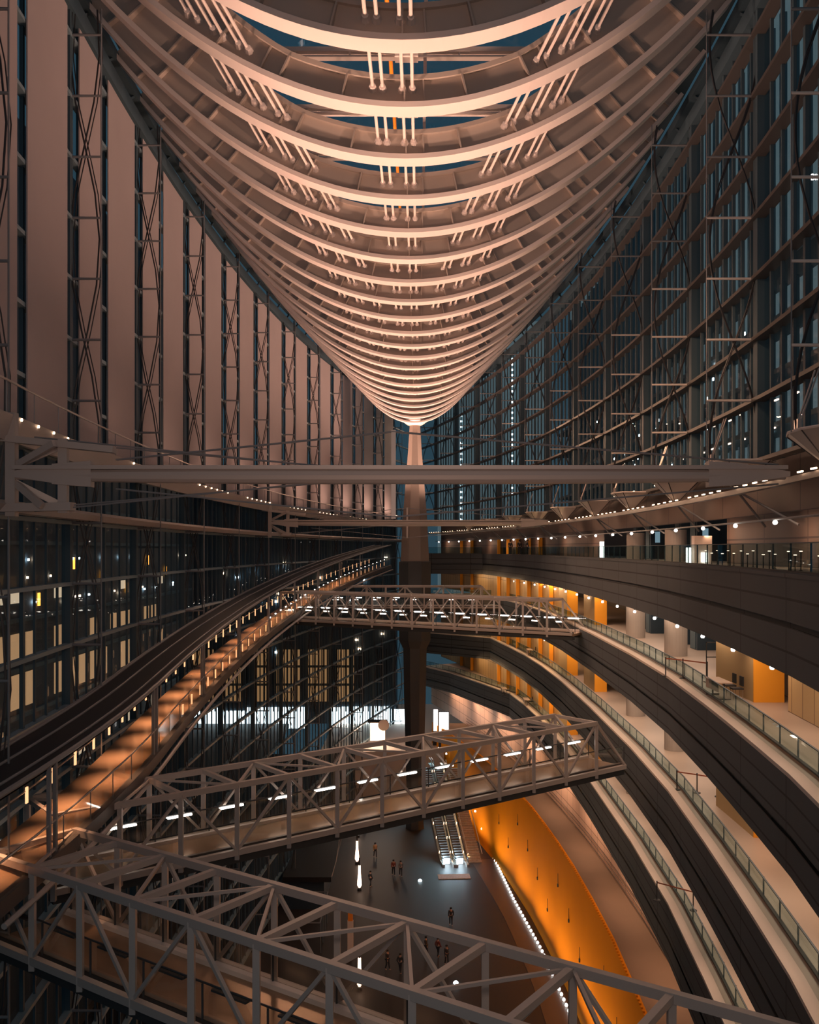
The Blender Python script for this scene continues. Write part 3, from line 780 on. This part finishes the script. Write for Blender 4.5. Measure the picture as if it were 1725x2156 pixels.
# dark plinth strip and floor dots
g = MB(); g.sweep([(x-1.0, d, -35.7) for d, x in OP[:12]], [(-1.6, 0), (1.0, 0), (1.0, 0.05), (-1.6, 0.05)])
o = g.build('trim_4', 'floor_dark'); o['kind'] = 'structure'
DOT = [(64,12.2,-35.6),(71.5,11.95,-35.6),(84,11.26,-35.6),(96,10.07,-35.6),(111,8.97,-35.6),(117,7.3,-32),(127,4.9,-28),(131,3.3,-27.6)]
dl = []
d = 64.0
while d < 131:
    dl.append(d); d += 0.9 if d < 111 else 2.4
for j, d in enumerate(dl):
    x = interp([(a, b) for a, b, c in DOT], d); z = interp([(a, c) for a, b, c in DOT], d)
    m = MB().lathe((x, d, z), [(0.11, 0), (0.13, 0.08), (0.10, 0.18), (0.03, 0.24)], 8).build('floor_light', 'dot_lamp')
    tag(m, 'small white floor light in the long curved row below the amber wall', 'floor light', 'floor lights along the amber wall')

# ================================================================ LOBBY: plateau, escalators, stair
g = MB(); g.box(-2.5, 151, -31.85, 21, 40, 7.7); o = g.build('floor', 'coping'); o['kind'] = 'structure'
def escalator(x0, lab):
    d0, z0 = 108.0, FL; d1, z1 = 121.5, -28.0
    sl = (z1-z0)/(d1-d0)
    X = lambda d: x0-0.16*(d-d0)
    root = thing('escalator', lab, 'escalator', (x0, d0, FL), 'pair of escalators')
    pts = [(X(d0-1.6), d0-1.6, z0), (X(d0), d0, z0), (X(d1), d1, z1), (X(d1+1.4), d1+1.4, z1)]
    g = MB(); n = 40
    for i in range(n):
        d = d0+(d1-d0)*i/n; z = z0+(z1-z0)*i/n; g.box(X(d), d, z+0.1, 1.0, 0.36, 0.22, 0.16)
    g.build('steps', 'step_metal', root)
    for s in (-0.62, 0.62):
        g = MB()
        g.sweep([(p[0]+s, p[1], p[2]) for p in pts], [(-0.14, -0.5), (0.14, -0.5), (0.14, 0.3), (-0.14, 0.3)]); g.build('skirt', 'chrome', root)
        g = MB(); q = [(p[0]+s, p[1], p[2]+0.3) for p in pts]
        for a, b in zip(q, q[1:]): g.face([a, b, (b[0], b[1], b[2]+.65), (a[0], a[1], a[2]+.65)])
        g.build('glass_side', 'glass_rail', root)
        MB().wire([(p[0]+s, p[1], p[2]+0.98) for p in pts], 0.05, 6).build('handrail', 'handrail', root)
        for i in range(7):
            t = (i+.5)/7; d = d0+(d1-d0)*t; MB().box(X(d)+s, d, z0+(z1-z0)*t+0.42, 0.06, 0.12, 0.05).build('side_lamp', 'lamp_warm', root)
    MB().box(X(d0)-0.02, d0-0.5, z0+0.35, 0.7, 0.3, 0.5).build('comb_light', 'lamp_cool', root)
    area('comb_glow', (X(d0), d0-1.0, z0+1.0), (X(d0), d0-1.8, z0), 1.0, 0.6, 60, COOL, root)
escalator(3.65, 'left escalator of the pair rising from the lobby floor, lit at its foot')
escalator(5.15, 'right escalator of the pair rising from the lobby floor, lit at its foot')
root = thing('staircase', 'narrow brown staircase climbing beside the escalators', 'staircase', (6.8, 108, FL))
g = MB()
for i in range(42):
    d = 108+i*0.32; g.box(6.9-0.16*(d-108), d, FL+0.0915+i*0.183/1, 1.5, 0.34, 0.19)
g.build('steps', 'mat_tan', root)
for s in (-0.8, 0.8): MB().wire([(6.9+s, 108, FL+1), (6.9+s-2.1, 121.5, FL+8.7)], 0.05, 6).build('handrail', 'bright_cable', root)
m = MB().box(4.3, 103.3, FL+0.03, 3.5, 1.5, 0.06, 0.06).build('floor_mat', 'mat_tan'); tag(m, 'tan patterned floor mat in front of the escalators', 'mat')
# glowing lantern posts
for j, (x, d) in enumerate(((-7.0, 117.5), (-6.5, 107.5), (-5.75, 99.2), (-4.45, 76.8))):
    root = thing('lantern_post', 'glowing bottle-shaped lantern post on the lobby floor, %s to the camera' % ordw(3-j), 'lantern', (x, d, FL), 'lantern posts on the lobby floor')
    MB().lathe((x, d, FL), [(0.22, 0), (0.20, 0.25), (0.08, 0.3)], 12).build('base', 'charcoal', root)
    MB().lathe((x, d, FL+0.3), [(0.10, 0), (0.24, 0.25), (0.22, 0.7), (0.14, 1.5), (0.12, 2.3)], 12).build('lantern', 'lamp_soft', root)
    MB().tube((x, d, FL+2.6), (x, d, FL+3.4), 0.07, 8).build('cap', 'charcoal', root)
# info pillar, glass vestibule, dark pavilion
root = thing('info_pillar', 'slim white information pillar with orange top beside the lanterns', 'sign', (-5.6, 83, FL))
MB().box(-5.6, 83, FL+1.6, 0.5, 0.35, 3.2).build('body', 'sign_face', root); MB().box(-5.6, 83, FL+3.8, 0.42, 0.3, 1.2).build('top', 'orange_paint', root); MB().box(-5.4, 82.8, FL+4.4, 0.25, 0.2, 0.2).build('lamp', 'lamp_amber', root)
root = thing('pavilion', 'dark flat-roofed pavilion with glazed side at left of the lobby floor', 'pavilion', (-10.5, 102, FL))
g = MB(); g.box(-10.6, 102, FL+3.1, 4.8, 17, 0.5); g.build('roof', 'black', root)
MB().box(-10.9, 102, FL+1.45, 3.9, 16, 2.9).build('body', 'navy_panel', root)
MB().wire([(-8.15, 93.5, FL+3.4), (-8.1, 98, FL+3.4), (-8.3, 104, FL+3.4), (-8.6, 110.4, FL+3.4)], 0.04, 6).build('roof_edge_rail', 'bright_cable', root)
g = MB()
for i in range(4): g.bar((-8.3, 90.5-i*2.2, FL), (-8.3, 90.5-i*2.2, FL+2.8), 0.08)
g.bar((-8.3, 91, FL+2.8), (-8.3, 83.5, FL+2.8), 0.08); g.bar((-10.3, 91, FL+2.8), (-8.3, 91, FL+2.8), 0.08); g.bar((-10.3, 83.5, FL+2.8), (-8.3, 83.5, FL+2.8), 0.08)
root = thing('glass_vestibule', 'steel-framed glass vestibule in front of the dark pavilion', 'vestibule', (-9.3, 87, FL))
g.build('frame', 'grey_steel', root)
g = MB(); g.face([(-8.3, 91, FL), (-8.3, 83.5, FL), (-8.3, 83.5, FL+2.8), (-8.3, 91, FL+2.8)]); g.build('glass', 'glass_wall', root)
# plateau kiosk and screens
root = thing('kiosk', 'brightly glowing kiosk on the raised floor left of the column', 'kiosk', (-5.3, 136, -28))
MB().box(-5.3, 136.5, -26.2, 2.1, 1.2, 2.6).build('glowing_counter', 'kiosk_glow', root)
MB().box(-5.3, 136.5, -24.8, 2.8, 1.6, 0.2).build('canopy', 'charcoal', root)
MB().tube((-4.4, 135.7, -25.2), (-4.4, 135.5, -25.2), 0.8, 20).build('round_sign', 'sign_face', root)
area('kiosk_light', (-5.3, 134.5, -25), (-5.3, 128, -30), 2.5, 1.5, 350, (1, .68, .48))
for j, (x, d, w_) in enumerate(((4.1, 132.3, 1.3), (3.0, 134.5, 0.6))):
    root = thing('lit_screen', ('large' if j == 0 else 'small narrow') + ' bright white display panel on the raised floor right of the column', 'screen', (x, d, -27.9))
    MB().box(x, d, -24.3, w_, 0.12, 3.0).build('panel', 'screen_white', root)
    MB().box(x, d+0.12, -25.3, w_+0.2, 0.1, 5.2).build('frame', 'charcoal', root)
area('escalator_hall_light', (1.5, 127.5, -22), (0.5, 117, -35), 5, 3, 330, (0.50, 0.85, 1.0), spread=1.3)
root = thing('ceiling_globes', 'two round white globe lamps hanging behind the column above the raised floor', 'lamp', (2, 133, -24))
for x in (0.6, 2.0): MB().lathe((x, 133, -30.3), [(0.1, 0), (0.45, .2), (0.5, .5), (0.3, .9), (.1, 1)], 12).build('globe', 'lamp_cool', root)
for i, (x, d) in enumerate(((8.7, 112), (0.6, 102), (3.4, 78))):
    root = thing('floor_marker', 'tiny cool white lamp set on the lobby floor, %s' % ('beside the stairs', 'before the escalators', 'near the standing group')[i], 'lamp', (x, d, FL))
    MB().lathe((x, d, FL), [(0.2, 0), (0.2, 0.1), (0.1, 0.18)], 10).build('lamp', 'lamp_cool', root)

# ================================================================ LIGHTING of the hull and blinds
for i, d in enumerate(LT[:11]):
    e = max(W(d)-2.0, 0.8)
    area('blind_wash', (-(W(d)-3.8), d+5.5, 5.0), (-W(d)+0.3, d+5.5, 11), 0.4, 5, K_BLIND*(0.22+0.24*i), PEACH, spread=2.6)
    if i > 8: continue
    area('hull_uplight', (e-1.0, d, 3.8), (-0.1*e, d+2, 17), 1.2, 1.2, K_HULL*(0.55+0.05*i), PEACH, spread=1.25)
    area('hull_uplight', (-e+.6, d, 4.9), (0.0*e, d+2, 17), 1.2, 1.2, K_HULL*(0.65+0.05*i), PEACH, spread=1.35)
for d in (29.4, 84.9):
    for x in (-6, 0, 6): area('beam_uplight', (x, d+0.4, 2.9), (x*0.6, d+8, 16), 1.0, 0.6, 110, PEACH, spread=1.5)
area('near_fill', (0, -3, 4), (0, 26, -8), 5, 2, 420, (1.0, 0.80, 0.68), spread=2.2)
area('beam_fill', (0, 12, -1.5), (0, 29.4, 2.3), 10, 0.5, 90, PEACH, spread=1.6)  # unseen light added to brighten the nearest tie beam
area('column_light', (0, 112, 4.5), (0, 121.5, 14), 1.5, 1, 130, PEACH, spread=1.6)
for x in (-5, 5): area('unseen_front_fill', (x, -2, -1.0), (x*0.3, 45, 12), 1.2, 1.2, 70, PEACH, spread=1.3)  # unseen fill lights added behind the eye to lift hull and beam
# spill that reaches the middle of the hall from the galleries
area('hall_fill', (9, 40, 1.5), (-4, 40, -10), 1.0, 20, 120, WARM)

# ================================================================ OUTSIDE, beyond the glass
def lit_building(name, lab, x, y, z0, sx, sy, h, m):
    root = thing(name, lab, 'building', (x, y, z0))
    MB().box(x, y, z0+h/2, sx, sy, h).build('walls', m, root); return root
b = lit_building('office_building', 'dark office building beyond left glass wall with warm lit windows', -42, 85, -28, 14, 130, 66, 'facade_brown')
rows = [(-12.6, 3.0, 'window_warm', 0.45), (-8.6, 2.2, 'window_warm', 0.5), (-16.8, 2.4, 'window_warm', 0.4), (-20.5, 2.2, 'window_pale', 0.3), (-4.3, 1.0, 'window_pale', 0.3)]
cnt = 0
for zr, hh, mm, pr in rows:
    for i in range(20):
        if random.random() < pr:
            d = 66+3.4*i; MB().box(-34.95, d, zr, 0.12, 2.0, hh).build('lit_window', mm, b); cnt += 1
for zr in (4, 0.5, -6.3, -10.7, -14.8, -18.9, -23): MB().box(-34.9, 85, zr, 0.5, 128, 0.35).build('floor_band', 'facade_dark', b)
for i in range(30):
    MB().box(-34.8, 55+random.random()*90, random.choice((-1.0, -4.9, -5.2, -2.6)), 0.1, random.choice((.25, .5)), 0.2).build('ceiling_lamp', random.choice(('lamp_cool', 'lamp_warm')), b)
for i in range(8): MB().box(-34.8, 70+9*i, -1.5-(i % 3)*1.6, 0.1, .45, 1.2).build('amber_window', 'lamp_amber', b)
b2 = lit_building('shop_building', 'building beyond far left glass with bright white shopfront and warm window bays', -31, 160, -28, 56, 16, 40, 'facade_brown')
for i in range(15):
    if i == 4: continue
    MB().box(-2.2-3.3*i, 151.9, -26.9-0.03*i, 3.0, 0.15, 3.4 if i % 4 else 2.4).build('shopfront', 'window_white', b2)
for i in range(9):
    x = -11-4.6*i
    for r in range(3): MB().box(x, 151.9, -23.2+2.9*r, 3.7 if i % 3 else 2.6, 0.12, 2.5).build('warm_bay', 'window_amber', b2)
for i in range(70): MB().box(-4.5-0.72*i, 151.6, -21, 0.16, 0.25, 10).build('facade_fin', 'black', b2)
for i in range(26): MB().box(-4-40*random.random(), 151.7, -17+16*random.random(), 0.5, 0.1, 0.3).build('window_lamp', random.choice(('lamp_cool', 'lamp_cool', 'lamp_warm')), b2)
# right side: finned block close behind the glass, with lit ceilings
b3 = thing('finned_building', 'blue grey finned building seen through right glass wall with rows of ceiling lamps', 'building', (32, 90, 2))
MB().box(40, 95, 22, 18, 190, 52).build('walls', 'facade_dark', b3)
MB().box(30.9, 95, 22, 0.1, 186, 50).build('glow_sheet', 'facade_glow', b3)  # added glow across the whole facade, brightening it behind the fins
for i in range(64): MB().box(30.3, 28+2.5*i, 20, 0.5, 0.4, 48).build('fin', 'facade_dark', b3)
for f_ in range(5):
    MB().box(29.4, 95, 5.5+4.1*f_, 3.0, 180, 0.4).build('floor_slab', 'blue_steel', b3)
for i in range(96):
    f_ = i % 4; d = 44+1.9*(i//2)+random.random()
    MB().box(27.6+random.random()*0.5, d, 5.2+2.05*f_, 0.12, 0.75, 0.11).build('ceiling_lamp', 'lamp_warm' if f_ < 2 else 'lamp_soft', b3)
for i in range(70):
    MB().box(28.7, 40+random.random()*110, 4+random.random()*16, 0.1, 0.22, 0.28).build('window_lamp', 'lamp_cool', b3)
for i in range(10): MB().box(28.75, 52+1.1*i, 11.6+0.35*(i % 2), 0.1, 0.5, 0.9).build('lit_window', 'window_blue', b3)
# rooftop sign, cut by the frame in the photograph
tc = bpy.data.curves.new('sign_letters', 'FONT'); tc.body = 'CIR'; tc.size = 0.62; tc.extrude = 0.04
to = bpy.data.objects.new('lit_sign', tc); C.objects.link(to)
me = bpy.data.meshes.new_from_object(to.evaluated_get(bpy.context.evaluated_depsgraph_get())); bpy.data.objects.remove(to)
so = bpy.data.objects.new('lit_sign', me); C.objects.link(so); me.materials.append(MT['screen_white'])
so.location = (27.6, 66.5, HC+25.8); so.rotation_euler = (math.pi/2, 0, 0)
tag(so, 'small white illuminated letters on the building behind the right glass', 'sign')
b4 = thing('distant_tower', 'distant tower with vertical strings of white lights behind the far right glass', 'building', (60, 580, -28))
MB().box(50, 600, 55, 70, 30, 170).build('walls', 'facade_glow', b4)  # walls carry the same added glow
for i in range(26): MB().box(60, 584, 34+3.3*i, 1.0, 0.4, 1.0).build('corner_lamp', 'lamp_cool', b4)
for i in range(20): MB().box(28.7, 584, 18+3.35*i, 1.0, 0.4, 1.0).build('corner_lamp', 'lamp_cool', b4)

# ================================================================ FURNITURE on the galleries
def table_set(x, d, z, lab1, nchair, rz=0.0):
    root = thing('folding_table', lab1, 'table', (x, d, z))
    MB().box(x, d, z+0.72, 0.6, 1.8, 0.04, rz).build('tabletop', 'table_top', root)
    MB().box(x-0.25, d, z+0.5, 0.03, 1.7, 0.35, rz).build('modesty_panel', 'table_top', root)
    for e in (-0.75, 0.75):
        g = MB(); g.box(x-e*math.sin(rz), d+e*math.cos(rz), z+0.36, 0.05, 0.05, 0.7); g.box(x-e*math.sin(rz), d+e*math.cos(rz), z+0.03, 0.55, 0.06, 0.05); g.build('leg', 'charcoal', root)
def chair(x, d, z, lab, face=1):
    root = thing('chair', lab, 'chair', (x, d, z), 'black chairs beside gallery tables')
    MB().box(x, d, z+0.45, 0.45, 0.45, 0.06).build('seat', 'black', root)
    MB().box(x+face*0.21, d, z+0.75, 0.05, 0.42, 0.4).build('backrest', 'black', root)
    for a in (-.19, .19):
        for b_ in (-.19, .19): MB().tube((x+a, d+b_, z), (x+a, d+b_, z+0.43), 0.015, 5).build('leg', 'chrome', root)
Z6 = -6.26; Z4 = -17.26; Z5 = -11.76
table_set(12.8, 40.0, Z6, 'long beige folding table on the second gallery before the amber pier', 2)
chair(13.4, 40.4, Z6, 'black chair behind the long folding table, further of two'); chair(13.4, 39.5, Z6, 'black chair behind the long folding table, nearer of two')
table_set(12.6, 104, Z5, 'small distant table on the third gallery near the amber piers', 1); chair(13.1, 104.3, Z5, 'black chair at the small distant table on the third gallery')
table_set(10.6, 112.5, Z4, 'further small table on the lowest gallery', 1); chair(11.1, 112.6, Z4, 'black chair at the further small table on the lowest gallery')
table_set(12.3, 104.5, Z4, 'nearer small table on the lowest gallery', 1); chair(12.8, 104.6, Z4, 'black chair at the nearer small table on the lowest gallery')
root = thing('sign_stand', 'thin black framed sign stand beside the folding table', 'sign stand', (13.9, 44.3, Z6))
g = MB(); 
for e in (-0.28, 0.28): g.box(13.9+e, 44.3, Z6+0.95, 0.04, 0.04, 1.9)
for z in (1.88, 1.2): g.box(13.9, 44.3, Z6+z, 0.6, 0.04, 0.04)
g.box(13.9, 44.3, Z6+0.03, 0.7, 0.5, 0.05); g.build('frame', 'black', root)
def stanchion(pts, z, lab):
    root = thing('rope_barrier', lab, 'barrier', (pts[0][0], pts[0][1], z), 'belt barriers on the galleries')
    for x, d in pts: MB().lathe((x, d, z), [(0.18, 0), (0.17, 0.03), (0.03, 0.05), (0.03, 0.92), (0.04, 0.95)], 10).build('post', 'charcoal', root)
    g = MB()
    for a, b_ in zip(pts, pts[1:]): g.bar((a[0], a[1], z+0.88), (b_[0], b_[1], z+0.88), 0.02, 0.06)
    g.build('belt', 'belt', root)
stanchion([(12.3, 46.5), (12.95, 45.8), (13.75, 44.6)], Z6, 'red belt barrier on the second gallery left of the sign stand')
stanchion([(12.8, 46.3), (13.6, 45.7), (14.4, 45.0)], Z5, 'red belt barrier across the third gallery')
stanchion([(11.9, 46.6), (13.3, 45.3)], Z4, 'red belt barrier across the lowest gallery')
root = thing('display_cabinet', 'lit display cabinet with pale side on the topmost gallery', 'cabinet', (14.6, 48.5, -0.76))
MB().box(14.7, 48.6, -0.05, 0.9, 0.5, 1.4).build('body', 'sign_face', root); MB().box(14.0, 48.5, -0.35, 0.25, 0.06, 0.8).build('lit_poster', 'screen_white', root); MB().box(14.75, 48.3, -0.45, 0.32, 0.05, 0.5).build('lit_poster', 'screen_white', root)
o = MB().box(15.0, 76, -0.1, 0.35, 0.06, 1.3).build('lit_poster_stand', 'screen_white'); tag(o, 'narrow bright white poster stand far along the topmost gallery', 'sign')

for i in range(18):  # glowing bars added in place of reflections in the balustrade glass
    d = 27+1.05*i; x = interp(ET, d)+1.1+0.5*(i % 3); z = -0.76+0.55+0.12*(i % 2)
    root = thing('glass_glint', 'tiny glowing bar imitating a reflection in topmost gallery glass, %s to the camera' % ordw(i), 'lamp', (x, d, -0.76), 'tiny reflections behind the topmost glass')
    MB().lathe((x, d, -0.76), [(0.09, 0), (0.02, 0.03), (0.02, z+0.72)], 6).build('stand', 'charcoal', root)
    MB().box(x, d, z, 0.10, 0.03, 0.03).build('light', 'lamp_soft', root)
# ================================================================ PEOPLE
def person(x, d, z, lab, top, rz=0.0, stride=0.2, h=1.7, arm=0.1):
    root = thing('person', lab, 'person', (x, d, z), None)
    k = h/1.72
    J = {'pel': (0, 0, .95), 'wst': (0, 0, 1.12), 'chs': (0, 0, 1.33), 'nck': (0, .0, 1.49), 'hed': (0, -.02, 1.60), 'crn': (0, 0, 1.70),
         'hpl': (.09, 0, .90), 'knl': (.10, -stride*.6, .50), 'anl': (.10, -stride, .08), 'tol': (.11, -stride-.17, .03),
         'hpr': (-.09, 0, .90), 'knr': (-.10, stride*.1, .50), 'anr': (-.10, stride, .10), 'tor': (-.11, stride-.16, .03),
         'shl': (.18, 0, 1.42), 'ell': (.24, .04+arm, 1.15), 'wrl': (.23, -.08+arm, .92), 'hal': (.22, -.12+arm, .83),
         'shr': (-.18, 0, 1.42), 'elr': (-.24, .04-arm, 1.15), 'wrr': (-.23, -.10-arm, .92), 'har': (-.22, -.14-arm, .83)}
    E = [('pel','wst'),('wst','chs'),('chs','nck'),('nck','hed'),('hed','crn'),('pel','hpl'),('hpl','knl'),('knl','anl'),('anl','tol'),('pel','hpr'),('hpr','knr'),('knr','anr'),('anr','tor'),
         ('chs','shl'),('shl','ell'),('ell','wrl'),('wrl','hal'),('chs','shr'),('shr','elr'),('elr','wrr'),('wrr','har')]
    R = dict(pel=.135, wst=.12, chs=.14, nck=.06, hed=.095, crn=.06, hpl=.09, knl=.06, anl=.042, tol=.035, hpr=.09, knr=.06, anr=.042, tor=.035,
             shl=.06, ell=.045, wrl=.032, hal=.035, shr=.06, elr=.045, wrr=.032, har=.035)
    def skin(names, name, m, grow, parent):
        ks = names; me = bpy.data.meshes.new(name)
        me.from_pydata([tuple(Vector(J[n])*k) for n in ks], [], [(ks.index(a), ks.index(b)) for a, b in E if a in ks and b in ks])
        o = bpy.data.objects.new(name, me); C.objects.link(o)
        sm = o.modifiers.new('s', 'SKIN'); 
        for i, n in enumerate(ks):
            me.skin_vertices[0].data[i].radius = ((R[n]+grow)*k,)*2; me.skin_vertices[0].data[i].use_root = (i == 0)
        o.modifiers.new('u', 'SUBSURF').levels = 1; o.modifiers['u'].render_levels = 1
        me.materials.append(MT[m]); o.parent = parent; o.rotation_euler = (0, 0, rz); return o
    skin(list(J), 'body', 'skin', 0, root)
    skin(['pel', 'wst', 'chs', 'shl', 'ell', 'wrl', 'shr', 'elr', 'wrr'], 'jacket', top, .016, root)
    skin(['pel', 'hpl', 'knl', 'anl', 'hpr', 'knr', 'anr'], 'trousers', 'cloth_dark', .012, root)
    g = MB(); c, s_ = math.cos(rz), math.sin(rz)
    g.lathe((x, d, z+1.60*k), [(.10, 0), (.115, .05), (.10, .11), (.05, .15)], 10); g.build('hair', 'hair', root)
    return root
PPL = [(-4.55, 109.8, 'cloth_tan', 'person in tan jacket walking alone on the lobby floor', 0.3, .25),
       (-2.30, 103.8, 'cloth_red', 'person in dark red top walking left of a companion in the lobby', 0.2, .2),
       (-1.50, 103.5, 'cloth_grey', 'person in grey walking right of the red-topped companion', 0.1, .2),
       (-4.65, 100.2, 'cloth_dark', 'person in black coat standing near the glowing lanterns', 2.0, .1),
       (3.45, 90.0, 'cloth_dark', 'person in dark clothes standing alone mid floor, seen above the near bridge', 0.0, .1),
       (1.0, 83.3, 'cloth_dark', 'person in black with bag, left of the group behind the near bridge', 1.2, .15),
       (2.05, 83.0, 'cloth_red', 'person in dark red in the middle of the group behind the near bridge', 2.2, .12),
       (2.75, 81.5, 'cloth_dark', 'taller person in black on the right of the group behind the near bridge', 0.6, .1),
       (5.85, 80.5, 'cloth_grey', 'person in grey walking right of the group, behind the near bridge', 0.4, .2),
       (-2.3, 80.5, 'cloth_dark', 'person in dark coat near the front lantern, left of two', 0.9, .15),
       (-1.2, 79.8, 'cloth_dark', 'person in dark coat near the front lantern, right of two', 2.6, .15),
       (-6.2, 119.5, 'cloth_dark', 'person in dark clothes far back by the furthest lantern', 0.9, .15)]
for x, d, t, lab, rz, st in PPL: person(x, d, FL, lab, t, rz, st)
for i, (x, d) in enumerate(((12.0, 108.5), (12.6, 106), (11.3, 112))):
    person(x, d, -0.76, 'person in dark clothes on the topmost gallery before the amber piers, %s' % ('middle of three', 'rightmost of three', 'leftmost of three')[i], 'cloth_dark', 1.5*i, .05)
for o in bpy.data.objects:
    if '_o' in o: del o['_o']
